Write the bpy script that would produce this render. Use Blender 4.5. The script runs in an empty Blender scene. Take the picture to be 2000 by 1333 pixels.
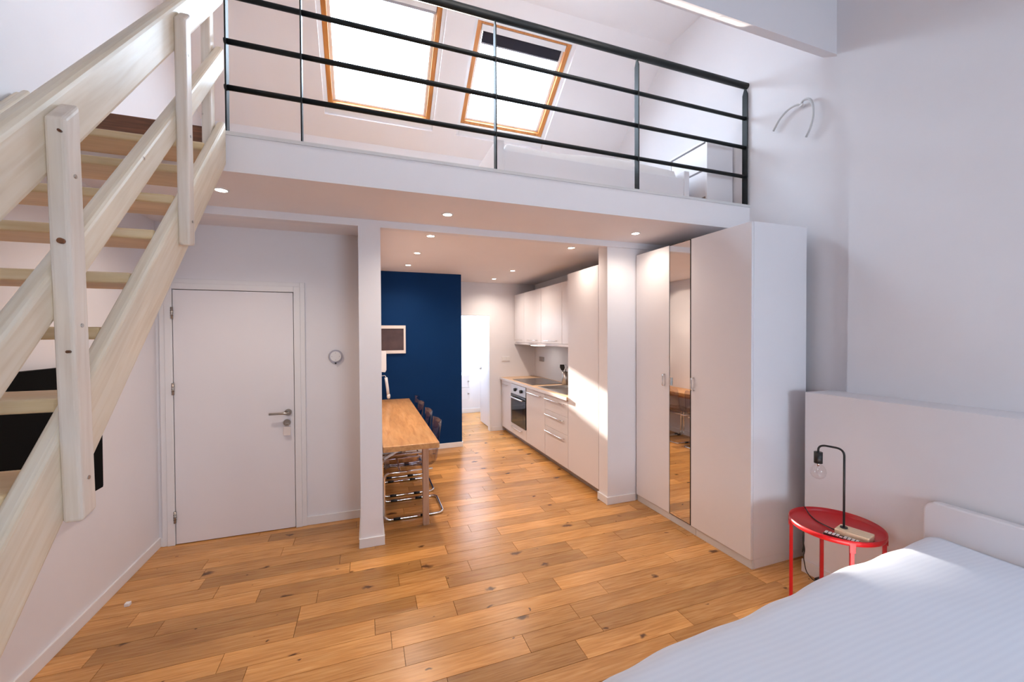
import bpy, math, random
from mathutils import Vector, Matrix

random.seed(7)
scene = bpy.context.scene
COL = scene.collection
R = math.radians

# ------------------------------------------------------------------ camera
YAW, PITCH, ROLL, FPX = .34645, -.01373, -.0048, 787.5
cam_data = bpy.data.cameras.new('camera')
cam_data.sensor_fit = 'HORIZONTAL'
cam_data.sensor_width = 36.0
cam_data.lens = 36.0 * FPX / 2000.0
cam_data.clip_start = 0.05
cam = bpy.data.objects.new('camera', cam_data)
COL.objects.link(cam)
_F = Vector((math.sin(YAW)*math.cos(PITCH), math.cos(YAW)*math.cos(PITCH), math.sin(PITCH)))
_R0 = Vector((math.cos(YAW), -math.sin(YAW), 0))
_U0 = _R0.cross(_F)
_Rt = _R0*math.cos(ROLL) + _U0*math.sin(ROLL)
_Up = _U0*math.cos(ROLL) - _R0*math.sin(ROLL)
cam.matrix_world = Matrix(((_Rt.x, _Up.x, -_F.x, 0), (_Rt.y, _Up.y, -_F.y, 0), (_Rt.z, _Up.z, -_F.z, 1.6), (0, 0, 0, 1)))
scene.camera = cam

# ------------------------------------------------------------------ world, sun, window portals, exposure
world = bpy.data.worlds.new('sky')
scene.world = world
world.use_nodes = True
bg = world.node_tree.nodes['Background']
bg.inputs[0].default_value = (0.68, 0.84, 1.0, 1)
bg.inputs[1].default_value = 18.0

sun_data = bpy.data.lights.new('sun', 'SUN')
sun_data.energy = 28.0
sun_data.angle = R(1.0)
sun_data.color = (1.0, 0.90, 0.78)
sun = bpy.data.objects.new('sun', sun_data)
COL.objects.link(sun)
sun.rotation_euler = Vector((0.117, -1.0, -0.223)).to_track_quat('-Z', 'Y').to_euler()
sun.location = (1, 12, 6)

def portal(loc, normal, sx, sy):
    d = bpy.data.lights.new('window_portal', 'AREA')
    d.shape = 'RECTANGLE'; d.size = sx; d.size_y = sy
    d.cycles.is_portal = True
    o = bpy.data.objects.new('window_portal', d)
    COL.objects.link(o)
    n = Vector(normal).normalized()
    xa = Vector((1, 0, 0)) if abs(n.x) < .9 else Vector((0, 1, 0))
    za = -n
    ya = za.cross(xa).normalized(); xa = ya.cross(za)
    o.matrix_world = Matrix(((xa.x, ya.x, za.x, loc[0]), (xa.y, ya.y, za.y, loc[1]), (xa.z, ya.z, za.z, loc[2]), (0, 0, 0, 1)))

vs = scene.view_settings
vs.view_transform = 'Standard'
vs.look = 'None'
vs.gamma = 1.0
vs.use_curve_mapping = False
vs.exposure = 0.28
scene.cycles.use_denoising = True
scene.cycles.adaptive_threshold = .02
scene.cycles.max_bounces = 14
scene.cycles.diffuse_bounces = 5
scene.cycles.transparent_max_bounces = 24
scene.cycles.sample_clamp_indirect = 6.0
scene.cycles.caustics_reflective = False
scene.cycles.caustics_refractive = False

# ------------------------------------------------------------------ materials
def new_mat(name):
    m = bpy.data.materials.new(name); m.use_nodes = True
    nt = m.node_tree
    return m, nt, nt.nodes, nt.links, nt.nodes['Principled BSDF']

def plain(name, col, rough=.5, metal=0.0, spec=.5, noise=.0, nscale=8.0, bump=0.0, bscale=200.0, coat=0.0):
    m, nt, N, L, b = new_mat(name)
    b.inputs['Base Color'].default_value = (*col, 1)
    b.inputs['Roughness'].default_value = rough
    b.inputs['Metallic'].default_value = metal
    b.inputs['Specular IOR Level'].default_value = spec
    b.inputs['Coat Weight'].default_value = coat
    geo = N.new('ShaderNodeNewGeometry')
    if noise > 0:
        n = N.new('ShaderNodeTexNoise'); n.inputs['Scale'].default_value = nscale; n.inputs['Detail'].default_value = 4
        L.new(geo.outputs['Position'], n.inputs['Vector'])
        r = N.new('ShaderNodeValToRGB')
        r.color_ramp.elements[0].position = .3; r.color_ramp.elements[1].position = .7
        r.color_ramp.elements[0].color = tuple(c*(1-noise) for c in col) + (1,)
        r.color_ramp.elements[1].color = tuple(min(1, c*(1+noise)) for c in col) + (1,)
        L.new(n.outputs['Fac'], r.inputs['Fac']); L.new(r.outputs['Color'], b.inputs['Base Color'])
    if bump > 0:
        n2 = N.new('ShaderNodeTexNoise'); n2.inputs['Scale'].default_value = bscale; n2.inputs['Detail'].default_value = 3
        L.new(geo.outputs['Position'], n2.inputs['Vector'])
        bp = N.new('ShaderNodeBump'); bp.inputs['Strength'].default_value = bump; bp.inputs['Distance'].default_value = .002
        L.new(n2.outputs['Fac'], bp.inputs['Height']); L.new(bp.outputs['Normal'], b.inputs['Normal'])
    return m

def wood(name, dark, mid, light, axis, rough=.35, grain=6.0, knots=True, random_tint=.25, stretch=14.0, knot_col=(.09, .035, .012), knot_scale=3.0, knot_size=.16, flat=False):
    """grain runs along axis (0,1,2 = x,y,z) or along a slanted direction given as a rotation matrix of Euler angles"""
    m, nt, N, L, b = new_mat(name)
    geo = N.new('ShaderNodeNewGeometry'); oi = N.new('ShaderNodeObjectInfo')
    add = N.new('ShaderNodeVectorMath'); add.operation = 'ADD'
    mul = N.new('ShaderNodeMath'); mul.operation = 'MULTIPLY'; mul.inputs[1].default_value = 37.0
    L.new(oi.outputs['Random'], mul.inputs[0])
    L.new(geo.outputs['Position'], add.inputs[0]); L.new(mul.outputs[0], add.inputs[1])
    mp = N.new('ShaderNodeMapping')
    if isinstance(axis, tuple):
        ax, rot = axis
        mp0 = N.new('ShaderNodeMapping'); mp0.inputs['Rotation'].default_value = rot
        L.new(add.outputs[0], mp0.inputs['Vector']); src = mp0.outputs[0]
    else:
        ax = axis; src = add.outputs[0]
    sc = [stretch]*3; sc[ax] = 1.0
    mp.inputs['Scale'].default_value = sc
    L.new(src, mp.inputs['Vector'])
    n1 = N.new('ShaderNodeTexNoise'); n1.inputs['Scale'].default_value = grain; n1.inputs['Detail'].default_value = 8; n1.inputs['Distortion'].default_value = .6
    L.new(mp.outputs[0], n1.inputs['Vector'])
    ramp = N.new('ShaderNodeValToRGB')
    e = ramp.color_ramp.elements
    e[0].position = .28; e[0].color = (*dark, 1); e[1].position = .72; e[1].color = (*light, 1)
    c = e.new(.5); c.color = (*mid, 1)
    L.new(n1.outputs['Fac'], ramp.inputs['Fac'])
    out = ramp.outputs['Color']
    # broad soft streaks
    n3 = N.new('ShaderNodeTexNoise'); n3.inputs['Scale'].default_value = 1.6; n3.inputs['Detail'].default_value = 3
    mp3 = N.new('ShaderNodeMapping'); s3 = [3.5]*3; s3[ax] = 1.0; mp3.inputs['Scale'].default_value = s3
    L.new(src, mp3.inputs['Vector']); L.new(mp3.outputs[0], n3.inputs['Vector'])
    hs = N.new('ShaderNodeHueSaturation')
    mr = N.new('ShaderNodeMapRange'); mr.inputs[1].default_value = .3; mr.inputs[2].default_value = .7; mr.inputs[3].default_value = .86; mr.inputs[4].default_value = 1.14
    L.new(n3.outputs['Fac'], mr.inputs[0])
    mr2 = N.new('ShaderNodeMapRange'); mr2.inputs[3].default_value = 1-random_tint; mr2.inputs[4].default_value = 1+random_tint*.6
    L.new(oi.outputs['Random'], mr2.inputs[0])
    mm = N.new('ShaderNodeMath'); mm.operation = 'MULTIPLY'
    L.new(mr.outputs[0], mm.inputs[0]); L.new(mr2.outputs[0], mm.inputs[1])
    L.new(mm.outputs[0], hs.inputs['Value']); L.new(out, hs.inputs['Color'])
    out = hs.outputs['Color']
    if knots:
        v = N.new('ShaderNodeTexVoronoi'); v.inputs['Scale'].default_value = knot_scale
        if flat: v.voronoi_dimensions = '2D'
        mpk = N.new('ShaderNodeMapping'); sk = [1.9]*3; sk[ax] = 1.0; mpk.inputs['Scale'].default_value = sk
        nk = N.new('ShaderNodeTexNoise'); nk.inputs['Scale'].default_value = 18; 
        L.new(src, nk.inputs['Vector'])
        mk = N.new('ShaderNodeVectorMath'); mk.operation = 'SCALE'; mk.inputs['Scale'].default_value = .07
        L.new(nk.outputs['Color'], mk.inputs[0])
        ak = N.new('ShaderNodeVectorMath'); ak.operation = 'ADD'
        L.new(src, ak.inputs[0]); L.new(mk.outputs[0], ak.inputs[1])
        L.new(ak.outputs[0], mpk.inputs['Vector']); L.new(mpk.outputs[0], v.inputs['Vector'])
        kr = N.new('ShaderNodeMapRange'); kr.inputs[1].default_value = knot_size*.28; kr.inputs[2].default_value = knot_size; kr.inputs[3].default_value = 1; kr.inputs[4].default_value = 0
        kr.interpolation_type = 'SMOOTHSTEP'
        sep = N.new('ShaderNodeSeparateColor'); L.new(v.outputs['Color'], sep.inputs[0])
        pw_ = N.new('ShaderNodeMath'); pw_.operation = 'POWER'; pw_.inputs[1].default_value = 2.2; L.new(sep.outputs[0], pw_.inputs[0])
        sz = N.new('ShaderNodeMath'); sz.operation = 'MULTIPLY_ADD'; sz.inputs[1].default_value = 1.25; sz.inputs[2].default_value = .06; L.new(pw_.outputs[0], sz.inputs[0])
        dv = N.new('ShaderNodeMath'); dv.operation = 'DIVIDE'; L.new(v.outputs['Distance'], dv.inputs[0]); L.new(sz.outputs[0], dv.inputs[1])
        L.new(dv.outputs[0], kr.inputs[0])
        mx = N.new('ShaderNodeMix'); mx.data_type = 'RGBA'; mx.inputs[7].default_value = (*knot_col, 1)
        k2 = N.new('ShaderNodeMath'); k2.operation = 'MULTIPLY'; k2.inputs[1].default_value = .95
        L.new(kr.outputs[0], k2.inputs[0]); L.new(k2.outputs[0], mx.inputs[0]); L.new(out, mx.inputs[6])
        out = mx.outputs[2]
    L.new(out, b.inputs['Base Color'])
    b.inputs['Roughness'].default_value = rough
    bp = N.new('ShaderNodeBump'); bp.inputs['Strength'].default_value = .12; bp.inputs['Distance'].default_value = .001
    L.new(n1.outputs['Fac'], bp.inputs['Height']); L.new(bp.outputs['Normal'], b.inputs['Normal'])
    return m

def clear(name, tint, gloss=.08, rough=.03, edge=.5):
    m, nt, N, L, b = new_mat(name)
    N.remove(b)
    t = N.new('ShaderNodeBsdfTransparent'); t.inputs[0].default_value = (*tint, 1)
    g = N.new('ShaderNodeBsdfGlossy'); g.inputs['Roughness'].default_value = rough
    f = N.new('ShaderNodeLayerWeight'); f.inputs[0].default_value = .5
    p = N.new('ShaderNodeMath'); p.operation = 'POWER'; p.inputs[1].default_value = 4.0
    L.new(f.outputs['Facing'], p.inputs[0])
    a = N.new('ShaderNodeMath'); a.operation = 'MULTIPLY_ADD'; a.inputs[1].default_value = edge; a.inputs[2].default_value = gloss
    a.use_clamp = True
    mx = N.new('ShaderNodeMixShader')
    L.new(p.outputs[0], a.inputs[0]); L.new(a.outputs[0], mx.inputs[0]); L.new(t.outputs[0], mx.inputs[1]); L.new(g.outputs[0], mx.inputs[2])
    L.new(mx.outputs[0], N['Material Output'].inputs[0])
    return m

def emit(name, col, s):
    m, nt, N, L, b = new_mat(name)
    b.inputs['Base Color'].default_value = (*col, 1)
    b.inputs['Emission Color'].default_value = (*col, 1); b.inputs['Emission Strength'].default_value = s
    return m

M = {}
M['wall'] = plain('wall_paint', (.80, .775, .795), .62, spec=.3, noise=.012, nscale=3, bump=.05, bscale=90)
M['ceil'] = plain('ceiling_paint', (.86, .815, .82), .75, spec=.2, noise=.01, nscale=3, bump=.03, bscale=90)
M['blue'] = plain('navy_paint', (.001, .026, .10), .65, spec=.12, noise=.05, nscale=2, bump=.05, bscale=90)
M['trim'] = plain('trim_white', (.80, .78, .785), .4, noise=.01)
M['lac'] = plain('white_lacquer', (.80, .77, .79), .33, noise=.01, nscale=2)
M['kit'] = plain('kitchen_front', (.79, .755, .77), .38, noise=.01, nscale=2)
M['body'] = plain('board_gap_shade', (.34, .32, .32), .45, noise=.01)  # white carcass coloured dark grey, painting shade into the gaps between fronts
M['plinth'] = plain('plinth_grey', (.42, .40, .40), .5, noise=.03)
M['plinthw'] = plain('plinth_white', (.66, .64, .63), .5, noise=.02)
M['oak'] = wood('oak_plank', (.43, .180, .045), (.56, .262, .076), (.65, .345, .118), 0, rough=.27, grain=5, random_tint=.32, stretch=16, knot_scale=2.1, knot_size=.115, flat=True)
M['oakbase'] = plain('floor_base', (.13, .06, .02), .7, noise=.1)
M['pine'] = wood('pine_board', (.72, .585, .42), (.78, .66, .50), (.82, .72, .58), (1, (R(-47.2), 0, 0)), rough=.42, grain=3.5, random_tint=.05, stretch=18, knot_col=(.25, .12, .05), knot_scale=3.2, knot_size=.10)
M['pinex'] = wood('pine_tread', (.66, .46, .23), (.71, .52, .29), (.76, .58, .36), 0, rough=.45, grain=3.5, random_tint=.06, stretch=16, knot_col=(.28, .13, .05), knot_scale=2.2, knot_size=.09)
M['pinez'] = wood('pine_post', (.71, .585, .47), (.77, .66, .55), (.81, .71, .61), 2, rough=.42, grain=3.5, random_tint=.05, stretch=18, knot_col=(.16, .08, .05), knot_scale=3.0, knot_size=.11)
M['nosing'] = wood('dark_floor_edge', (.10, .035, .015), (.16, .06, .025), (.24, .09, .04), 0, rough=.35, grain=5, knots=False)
M['frame'] = wood('skylight_pine', (.42, .145, .03), (.52, .20, .05), (.60, .26, .08), (1, (R(36), 0, 0)), rough=.4, grain=5, knots=False, random_tint=.05)
M['beech'] = wood('beech_top', (.42, .19, .065), (.54, .27, .10), (.62, .34, .14), 1, rough=.32, grain=4, knots=False, random_tint=.05, stretch=9)
M['beechleg'] = wood('beech_leg', (.44, .24, .14), (.52, .31, .20), (.58, .37, .25), 2, rough=.4, grain=4, knots=False, random_tint=.05)
M['work'] = wood('worktop_wood', (.55, .33, .18), (.66, .43, .26), (.72, .50, .32), 1, rough=.35, grain=4, knots=False, random_tint=.03, stretch=9)
M['ash'] = wood('lamp_base_wood', (.62, .45, .28), (.72, .56, .38), (.78, .63, .46), 1, rough=.5, grain=6, knots=False, random_tint=.02)
M['iron'] = plain('black_steel', (.005, .007, .008), .5, spec=.28, noise=.1)
M['black'] = plain('black_plastic', (.008, .008, .009), .45, noise=.05)
M['screen'] = plain('tv_black', (.003, .003, .003), .75, spec=.08, noise=.05)
M['ovenglass'] = plain('oven_glass', (.006, .005, .007), .06, noise=.05)
M['hob'] = plain('hob_glass', (.02, .018, .018), .12, noise=.05)
M['steel'] = plain('brushed_steel', (.62, .60, .58), .28, metal=1, noise=.05, nscale=20)
M['chrome'] = plain('chrome', (.80, .78, .77), .07, metal=1, noise=.02)
M['nickel'] = plain('satin_nickel', (.45, .41, .37), .3, metal=1, noise=.03)
M['mirror'] = plain('mirror_glass', (.86, .83, .80), .02, metal=1, noise=.004)
M['red'] = plain('red_enamel', (.48, .006, .010), .32, spec=.5, noise=.03)
M['plastic'] = plain('white_plastic', (.78, .76, .76), .4, noise=.01)
M['greyp'] = plain('grey_plastic', (.42, .40, .46), .4, noise=.02)
M['metalgrey'] = plain('grey_wire', (.58, .57, .57), .4, noise=.03)
M['blindgrey'] = plain('blind_grey', (.32, .31, .35), .5, noise=.03)
M['blind'] = plain('blind_dark', (.008, .007, .016), .8, noise=.1)
M['sheet'] = plain('loft_sheet', (.82, .80, .80), .85, spec=.1, noise=.02, bump=.3, bscale=25)
M['print'] = plain('dark_print', (.07, .04, .037), .30, noise=.35, nscale=7, spec=.12)
M['matw'] = plain('frame_cream', (.74, .66, .62), .5, noise=.02)
M['glass'] = clear('window_glass', (.97, .98, .99), .04, .0)
M['bulb'] = clear('bulb_glass', (.97, .96, .96), .05, .02)
M['smoke'] = clear('smoky_acrylic', (.91, .89, .92), .07, .05)
M['lens'] = emit('lamp_lens', (1.0, .90, .76), 40.0)
M['hoodlamp'] = emit('hood_lamp', (1.0, .93, .84), 6.0)

def duvet_mat():
    m, nt, N, L, b = new_mat('duvet_white')
    geo = N.new('ShaderNodeNewGeometry')
    w = N.new('ShaderNodeTexWave'); w.wave_type = 'BANDS'; w.bands_direction = 'Y'
    w.inputs['Scale'].default_value = 15.0; w.inputs['Distortion'].default_value = .15; w.inputs['Detail'].default_value = 1
    L.new(geo.outputs['Position'], w.inputs['Vector'])
    r = N.new('ShaderNodeValToRGB')
    r.color_ramp.elements[0].color = (.735, .785, .89, 1); r.color_ramp.elements[1].color = (.76, .81, .91, 1)
    L.new(w.outputs['Fac'], r.inputs['Fac']); L.new(r.outputs['Color'], b.inputs['Base Color'])
    b.inputs['Roughness'].default_value = .75; b.inputs['Specular IOR Level'].default_value = .2
    b.inputs['Sheen Weight'].default_value = .1
    bp = N.new('ShaderNodeBump'); bp.inputs['Strength'].default_value = .03; bp.inputs['Distance'].default_value = .001
    L.new(w.outputs['Fac'], bp.inputs['Height']); L.new(bp.outputs['Normal'], b.inputs['Normal'])
    return m
M['duvet'] = duvet_mat()

# ------------------------------------------------------------------ mesh helpers
WO = {}   # world origin of each object (parts share their thing's frame)

class MB:
    def __init__(self):
        self.v = []; self.f = []; self.T = None; self.sm = []
    def add(self, vs, fs, smooth=False):
        o = len(self.v)
        if self.T is not None: vs = [self.T @ Vector(p) for p in vs]
        self.v += [Vector(p) for p in vs]
        for q in fs: self.f.append([i+o for i in q]); self.sm.append(smooth)
        return self
    def box(self, x0, x1, y0, y1, z0, z1):
        vs = [(x, y, z) for z in (z0, z1) for y in (y0, y1) for x in (x0, x1)]
        return self.add(vs, [(0, 2, 3, 1), (4, 5, 7, 6), (0, 1, 5, 4), (2, 6, 7, 3), (0, 4, 6, 2), (1, 3, 7, 5)])
    def prism(self, poly, axis, a, b):
        n = len(poly)
        def P(p, t):
            return {0: (t, p[0], p[1]), 1: (p[0], t, p[1]), 2: (p[0], p[1], t)}[axis]
        vs = [P(p, a) for p in poly] + [P(p, b) for p in poly]
        fs = [tuple(range(n))[::-1], tuple(range(n, 2*n))] + [(i, (i+1) % n, n+(i+1) % n, n+i) for i in range(n)]
        return self.add(vs, fs)
    def cyl(self, p0, p1, r0, r1=None, n=20, cap=True):
        r1 = r0 if r1 is None else r1
        p0, p1 = Vector(p0), Vector(p1)
        d = (p1-p0).normalized()
        a = d.orthogonal().normalized(); b = d.cross(a)
        vs = []
        for p, r in ((p0, r0), (p1, r1)):
            for i in range(n):
                t = 2*math.pi*i/n; vs.append(p + (a*math.cos(t) + b*math.sin(t))*r)
        self.add(vs, [(i, (i+1) % n, n+(i+1) % n, n+i) for i in range(n)], True)
        if cap: self.add(vs, [tuple(range(n))[::-1], tuple(range(n, 2*n))])
        return self
    def tube(self, pts, r, n=10, closed=False):
        pts = [Vector(p) for p in pts]; m = len(pts)
        vs = []; prev = None
        for i, p in enumerate(pts):
            if closed: d = (pts[(i+1) % m]-pts[i-1])
            else: d = pts[min(i+1, m-1)]-pts[max(i-1, 0)]
            d.normalize()
            if prev is None: a = d.orthogonal().normalized()
            else:
                a = prev - d*prev.dot(d)
                a = a.normalized() if a.length > 1e-6 else d.orthogonal().normalized()
            prev = a; b = d.cross(a)
            for k in range(n):
                t = 2*math.pi*k/n; vs.append(p+(a*math.cos(t)+b*math.sin(t))*r)
        fs = []
        for i in range(m if closed else m-1):
            j = (i+1) % m
            for k in range(n): fs.append((i*n+k, i*n+(k+1) % n, j*n+(k+1) % n, j*n+k))
        self.add(vs, fs, True)
        if not closed: self.add(vs, [tuple(range(n))[::-1], tuple(range((m-1)*n, m*n))])
        return self
    def lathe(self, prof, c=(0, 0), n=32):
        vs = []; m = len(prof)
        for (r, z) in prof:
            for i in range(n):
                t = 2*math.pi*i/n; vs.append((c[0]+r*math.cos(t), c[1]+r*math.sin(t), z))
        fs = []
        for j in range(m-1):
            for i in range(n): fs.append((j*n+i, j*n+(i+1) % n, (j+1)*n+(i+1) % n, (j+1)*n+i))
        return self.add(vs, fs, True)
    def build(self, name, mat, parent=None, bevel=0.0, seg=2, origin=None):
        wo = WO[parent.name] if parent else Vector(origin or (0, 0, 0))
        me = bpy.data.meshes.new(name)
        me.from_pydata([tuple(p-wo) for p in self.v], [], self.f)
        me.polygons.foreach_set('use_smooth', self.sm)
        me.update()
        me.materials.append(M[mat] if isinstance(mat, str) else mat)
        import bmesh
        bm = bmesh.new(); bm.from_mesh(me)
        bmesh.ops.remove_doubles(bm, verts=bm.verts, dist=1e-6)
        bmesh.ops.recalc_face_normals(bm, faces=bm.faces)
        bm.to_mesh(me); bm.free()
        o = bpy.data.objects.new(name, me); COL.objects.link(o)
        if parent: o.parent = parent
        else: o.location = wo
        WO[o.name] = wo
        if bevel > 0:
            md = o.modifiers.new('bevel', 'BEVEL'); md.width = bevel; md.segments = seg; md.limit_method = 'ANGLE'; md.angle_limit = R(40)
            md.harden_normals = False
        return o

def box(name, mat, parent, x0, x1, y0, y1, z0, z1, bevel=0.0):
    return MB().box(x0, x1, y0, y1, z0, z1).build(name, mat, parent, bevel)

def thing(name, label, cat, loc=(0, 0, 0), group=None):
    o = bpy.data.objects.new(name, None); COL.objects.link(o)
    o.empty_display_size = .1
    o.location = loc; WO[o.name] = Vector(loc)
    o['label'] = label; o['category'] = cat
    if group: o['group'] = group
    return o
def tag(o, label, cat, group=None, kind=None):
    if label: o['label'] = label
    if cat: o['category'] = cat
    if group: o['group'] = group
    if kind: o['kind'] = kind
    return o
def struct(o, label, cat): return tag(o, label, cat, kind='structure')
def sthing(name, label, cat, loc=(0, 0, 0)):
    o = thing(name, label, cat, loc); o['kind'] = 'structure'; return o
def dup(root, loc, label=None, group=None):
    r = root.copy(); COL.objects.link(r); r.location = loc
    if label: r['label'] = label
    if group: r['group'] = group
    for ch in list(root.children):
        c = ch.copy(); COL.objects.link(c); c.parent = r
        for g in list(ch.children):
            d = g.copy(); COL.objects.link(d); d.parent = c
    return r

def arc(c, r, a0, a1, n, u, v):
    c = Vector(c); u = Vector(u); v = Vector(v)
    return [c + u*(r*math.cos(a0+(a1-a0)*i/n)) + v*(r*math.sin(a0+(a1-a0)*i/n)) for i in range(n+1)]
def fillet(pts, r, n=5):
    pts = [Vector(p) for p in pts]; out = [pts[0]]
    for i in range(1, len(pts)-1):
        p = pts[i]; a = (pts[i-1]-p); b = (pts[i+1]-p)
        la = min(r, a.length*.49); lb = min(r, b.length*.49)
        A = p+a.normalized()*la; B = p+b.normalized()*lb
        for k in range(n+1):
            t = k/n; out.append(A*(1-t)**2 + p*2*t*(1-t) + B*t*t)
    out.append(pts[-1]); return out

# ------------------------------------------------------------------ key dimensions
ZC = 2.478           # underside of the loft
ZF = 2.687           # loft floor
YF = 2.53            # loft edge
XL, XR = -1.5, 3.05
ROOF = 4.66
YB = -2.7            # wall behind the camera
YBATH = 6.45

# ------------------------------------------------------------------ floor with planks
floor = MB().box(XL-.2, XR+.2, YB-.2, 8.3, -.12, -.012).build('floor', 'oakbase')
struct(floor, 'honey oak plank floor running through room and kitchen', 'floor')
unit = MB().box(-.5, .5, -.5, .5, -1, 0)
um = bpy.data.meshes.new('plank')
um.from_pydata([tuple(p) for p in unit.v], [], unit.f); um.update(); um.materials.append(M['oak'])
def plank(x0, x1, y0, y1):
    o = bpy.data.objects.new('plank', um); COL.objects.link(o)
    g = .0012
    o.parent = floor
    o.location = ((x0+x1)/2, (y0+y1)/2, random.uniform(-.0006, 0)); o.scale = (x1-x0-2*g, y1-y0-2*g, .012)
pw = .1325
y = 0.80; row = 0
LEN = [.45, .62, .78, .95, 1.15, 1.3, .85, .7]
while y < 8.14:
    y1 = min(y+pw, 8.15)
    if y < 3.75: xa, xb = XL, 3.04
    elif y < 5.7: xa, xb = 0.107, 2.30
    elif y < 6.5: xa, xb = 1.0, 2.30
    else: xa, xb = 1.3, 2.75
    if y < 1.85: xb = 2.76
    x = xa - random.uniform(0, .6); 
    while x < xb-1e-4:
        l = random.choice(LEN)*random.uniform(.9, 1.1)
        x1 = x+l
        if xb-x1 < .25: x1 = xb
        if x1 > xa+.02: plank(max(x, xa), min(x1, xb), y, y1)
        x = x1
    y = y1; row += 1
# floor behind the camera: one sheet of the same boards
bb = MB().box(XL, 2.76, YB, .80, -.012, 0).build('plank_field', 'oak', floor)
bb['kind'] = 'stuff'

# ------------------------------------------------------------------ walls
def W(name, mat, label, *boxes):
    mb = MB()
    for b in boxes: mb.box(*b)
    return struct(mb.build(name, mat), label, 'wall')
W('wall_left', 'wall', 'plain white wall on the left behind the wooden stairs', (XL-.2, XL, YB-.2, 4.95, 0, 4.9))
dx0, dx1, dz = -1.445, -.515, 2.02
W('wall_entry', 'wall', 'white wall around the entrance door below the loft', (XL, dx0, 3.79, 3.95, 0, ZC), (dx1, -.052, 3.79, 3.95, 0, ZC), (dx0, dx1, 3.79, 3.95, dz, ZC), (dx0, dx1, 3.90, 3.95, 0, dz))
W('wall_partition', 'wall', 'narrow white partition end between entrance door and dining table', (-.052, .107, 3.23, 5.70, 0, ZC))
W('wall_kitchen_end', 'wall', 'white pier between the kitchen and the tall wardrobe', (2.124, XR, 3.25, 3.40, 0, 2.4249), (2.124, XR, 3.3001, 3.40, 2.4249, ZC))
W('wall_kitchen', 'wall', 'white wall behind the kitchen units', (2.75, XR, 3.401, 8.15, 0, ZC))
W('wall_blue', 'blue', 'dark navy blue accent wall at the end of the dining table', (-.052, 1.285, 5.70, 5.85, 0, ZC))
W('wall_bathroom_front', 'wall', 'white wall with the open bathroom doorway beyond the kitchen', (-.052, 1.22, YBATH, YBATH+.1, 0, ZC), (1.955, 2.75, YBATH, YBATH+.1, 0, ZC), (1.22, 1.955, YBATH, YBATH+.1, 1.955, ZC), (-.052, .05, 5.85, YBATH, 0, ZC))
W('wall_right', 'wall', 'white wall on the right beside wardrobe and loft', (XR, XR+.2, 1.76, 4.95, 0, 4.9))
# upper right wall, its front edge leans a little near the top
mb = MB()
prof = [(YB-.2, 1.2), (1.76, 1.2), (1.757, 2.2), (1.752, 2.87), (1.8349, 3.487), (1.8349, 4.9), (YB-.2, 4.9)]
mb.prism(prof, 0, 3.0, 3.25)
struct(mb.build('wall_upper_right', 'wall'), 'large white wall above the ledge on the right', 'wall')
W('wall_ledge', 'wall', 'low white boxed half wall behind the bed and red table', (2.76, 3.25, YB-.2, 1.868, 0, 1.212))
# knee wall of the loft
W('wall_loft_knee', 'wall', 'low white knee wall at the back of the loft', (XL, XR, 4.75, 4.95, ZF, 3.90))
# wall behind the camera with a wide window
wz0, wz1, wx0, wx1 = 1.0, 2.05, .75, 2.4
W('wall_back', 'wall', 'white wall with a wide window behind the viewer', (XL, wx0, YB-.2, YB, 0, 2.75), (wx1, 2.76, YB-.2, YB, 0, 2.75), (wx0, wx1, YB-.2, YB, 0, wz0), (wx0, wx1, YB-.2, YB, wz1, 2.75), (2.76, 3.0, YB-.2, YB, 1.2, 2.75))

# loft slab, beam, ceilings
struct(MB().box(XL, XR, YF, 4.95, ZC, ZF-.014).build('ceiling_loft', 'ceil'), 'white loft slab seen from below with its front edge', 'ceiling')
struct(MB().box(XL, XR, YF+.012, 4.75, ZF-.014, ZF).build('floor_loft', 'oak'), 'wooden floor of the sleeping loft', 'floor')
struct(MB().box(-.69, XR, YF-.006, YF+.014, ZF-.018, ZF+.002).build('trim_loft_edge', 'plinthw'), 'thin grey edging strip along the loft edge under the railing', 'trim')
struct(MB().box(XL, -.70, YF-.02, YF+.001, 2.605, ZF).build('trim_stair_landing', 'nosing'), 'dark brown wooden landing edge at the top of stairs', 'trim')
struct(MB().box(XL, -.052, 3.23, 3.30, 2.425, ZC).box(.107, XR, 3.23, 3.30, 2.425, ZC).build('ceiling_beam', 'wall'), 'shallow white ceiling beam crossing over the partition end', 'beam')
# ceiling over kitchen end and bathroom with a roof light over the bathroom
bx0, bx1, by0, by1 = 1.35, 2.45, 6.85, 7.95
mb = MB()
mb.box(-.25, XR, 4.95, by0, ZC, ZC+.12); mb.box(-.25, XR, by1, 8.35, ZC, ZC+.12); mb.box(-.25, bx0, by0, by1, ZC, ZC+.12); mb.box(bx1, XR, by0, by1, ZC, ZC+.12)
struct(mb.build('ceiling_kitchen', 'ceil'), 'white ceiling over the far end of kitchen and bathroom', 'ceiling')
# bathroom shell
bw0, bw1, bwz0, bwz1 = .95, 1.80, 1.72, 2.195
W('wall_bathroom_back', 'wall', 'white back wall of the bathroom with a small high window', (.6, bw0, 8.15, 8.35, 0, ZC), (bw1, 2.95, 8.15, 8.35, 0, ZC), (bw0, bw1, 8.15, 8.35, 0, bwz0), (bw0, bw1, 8.15, 8.35, bwz1, ZC))
W('wall_bathroom_left', 'wall', 'white left wall of the bathroom', (.5, .6, YBATH+.1, 8.35, 0, ZC))

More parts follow.
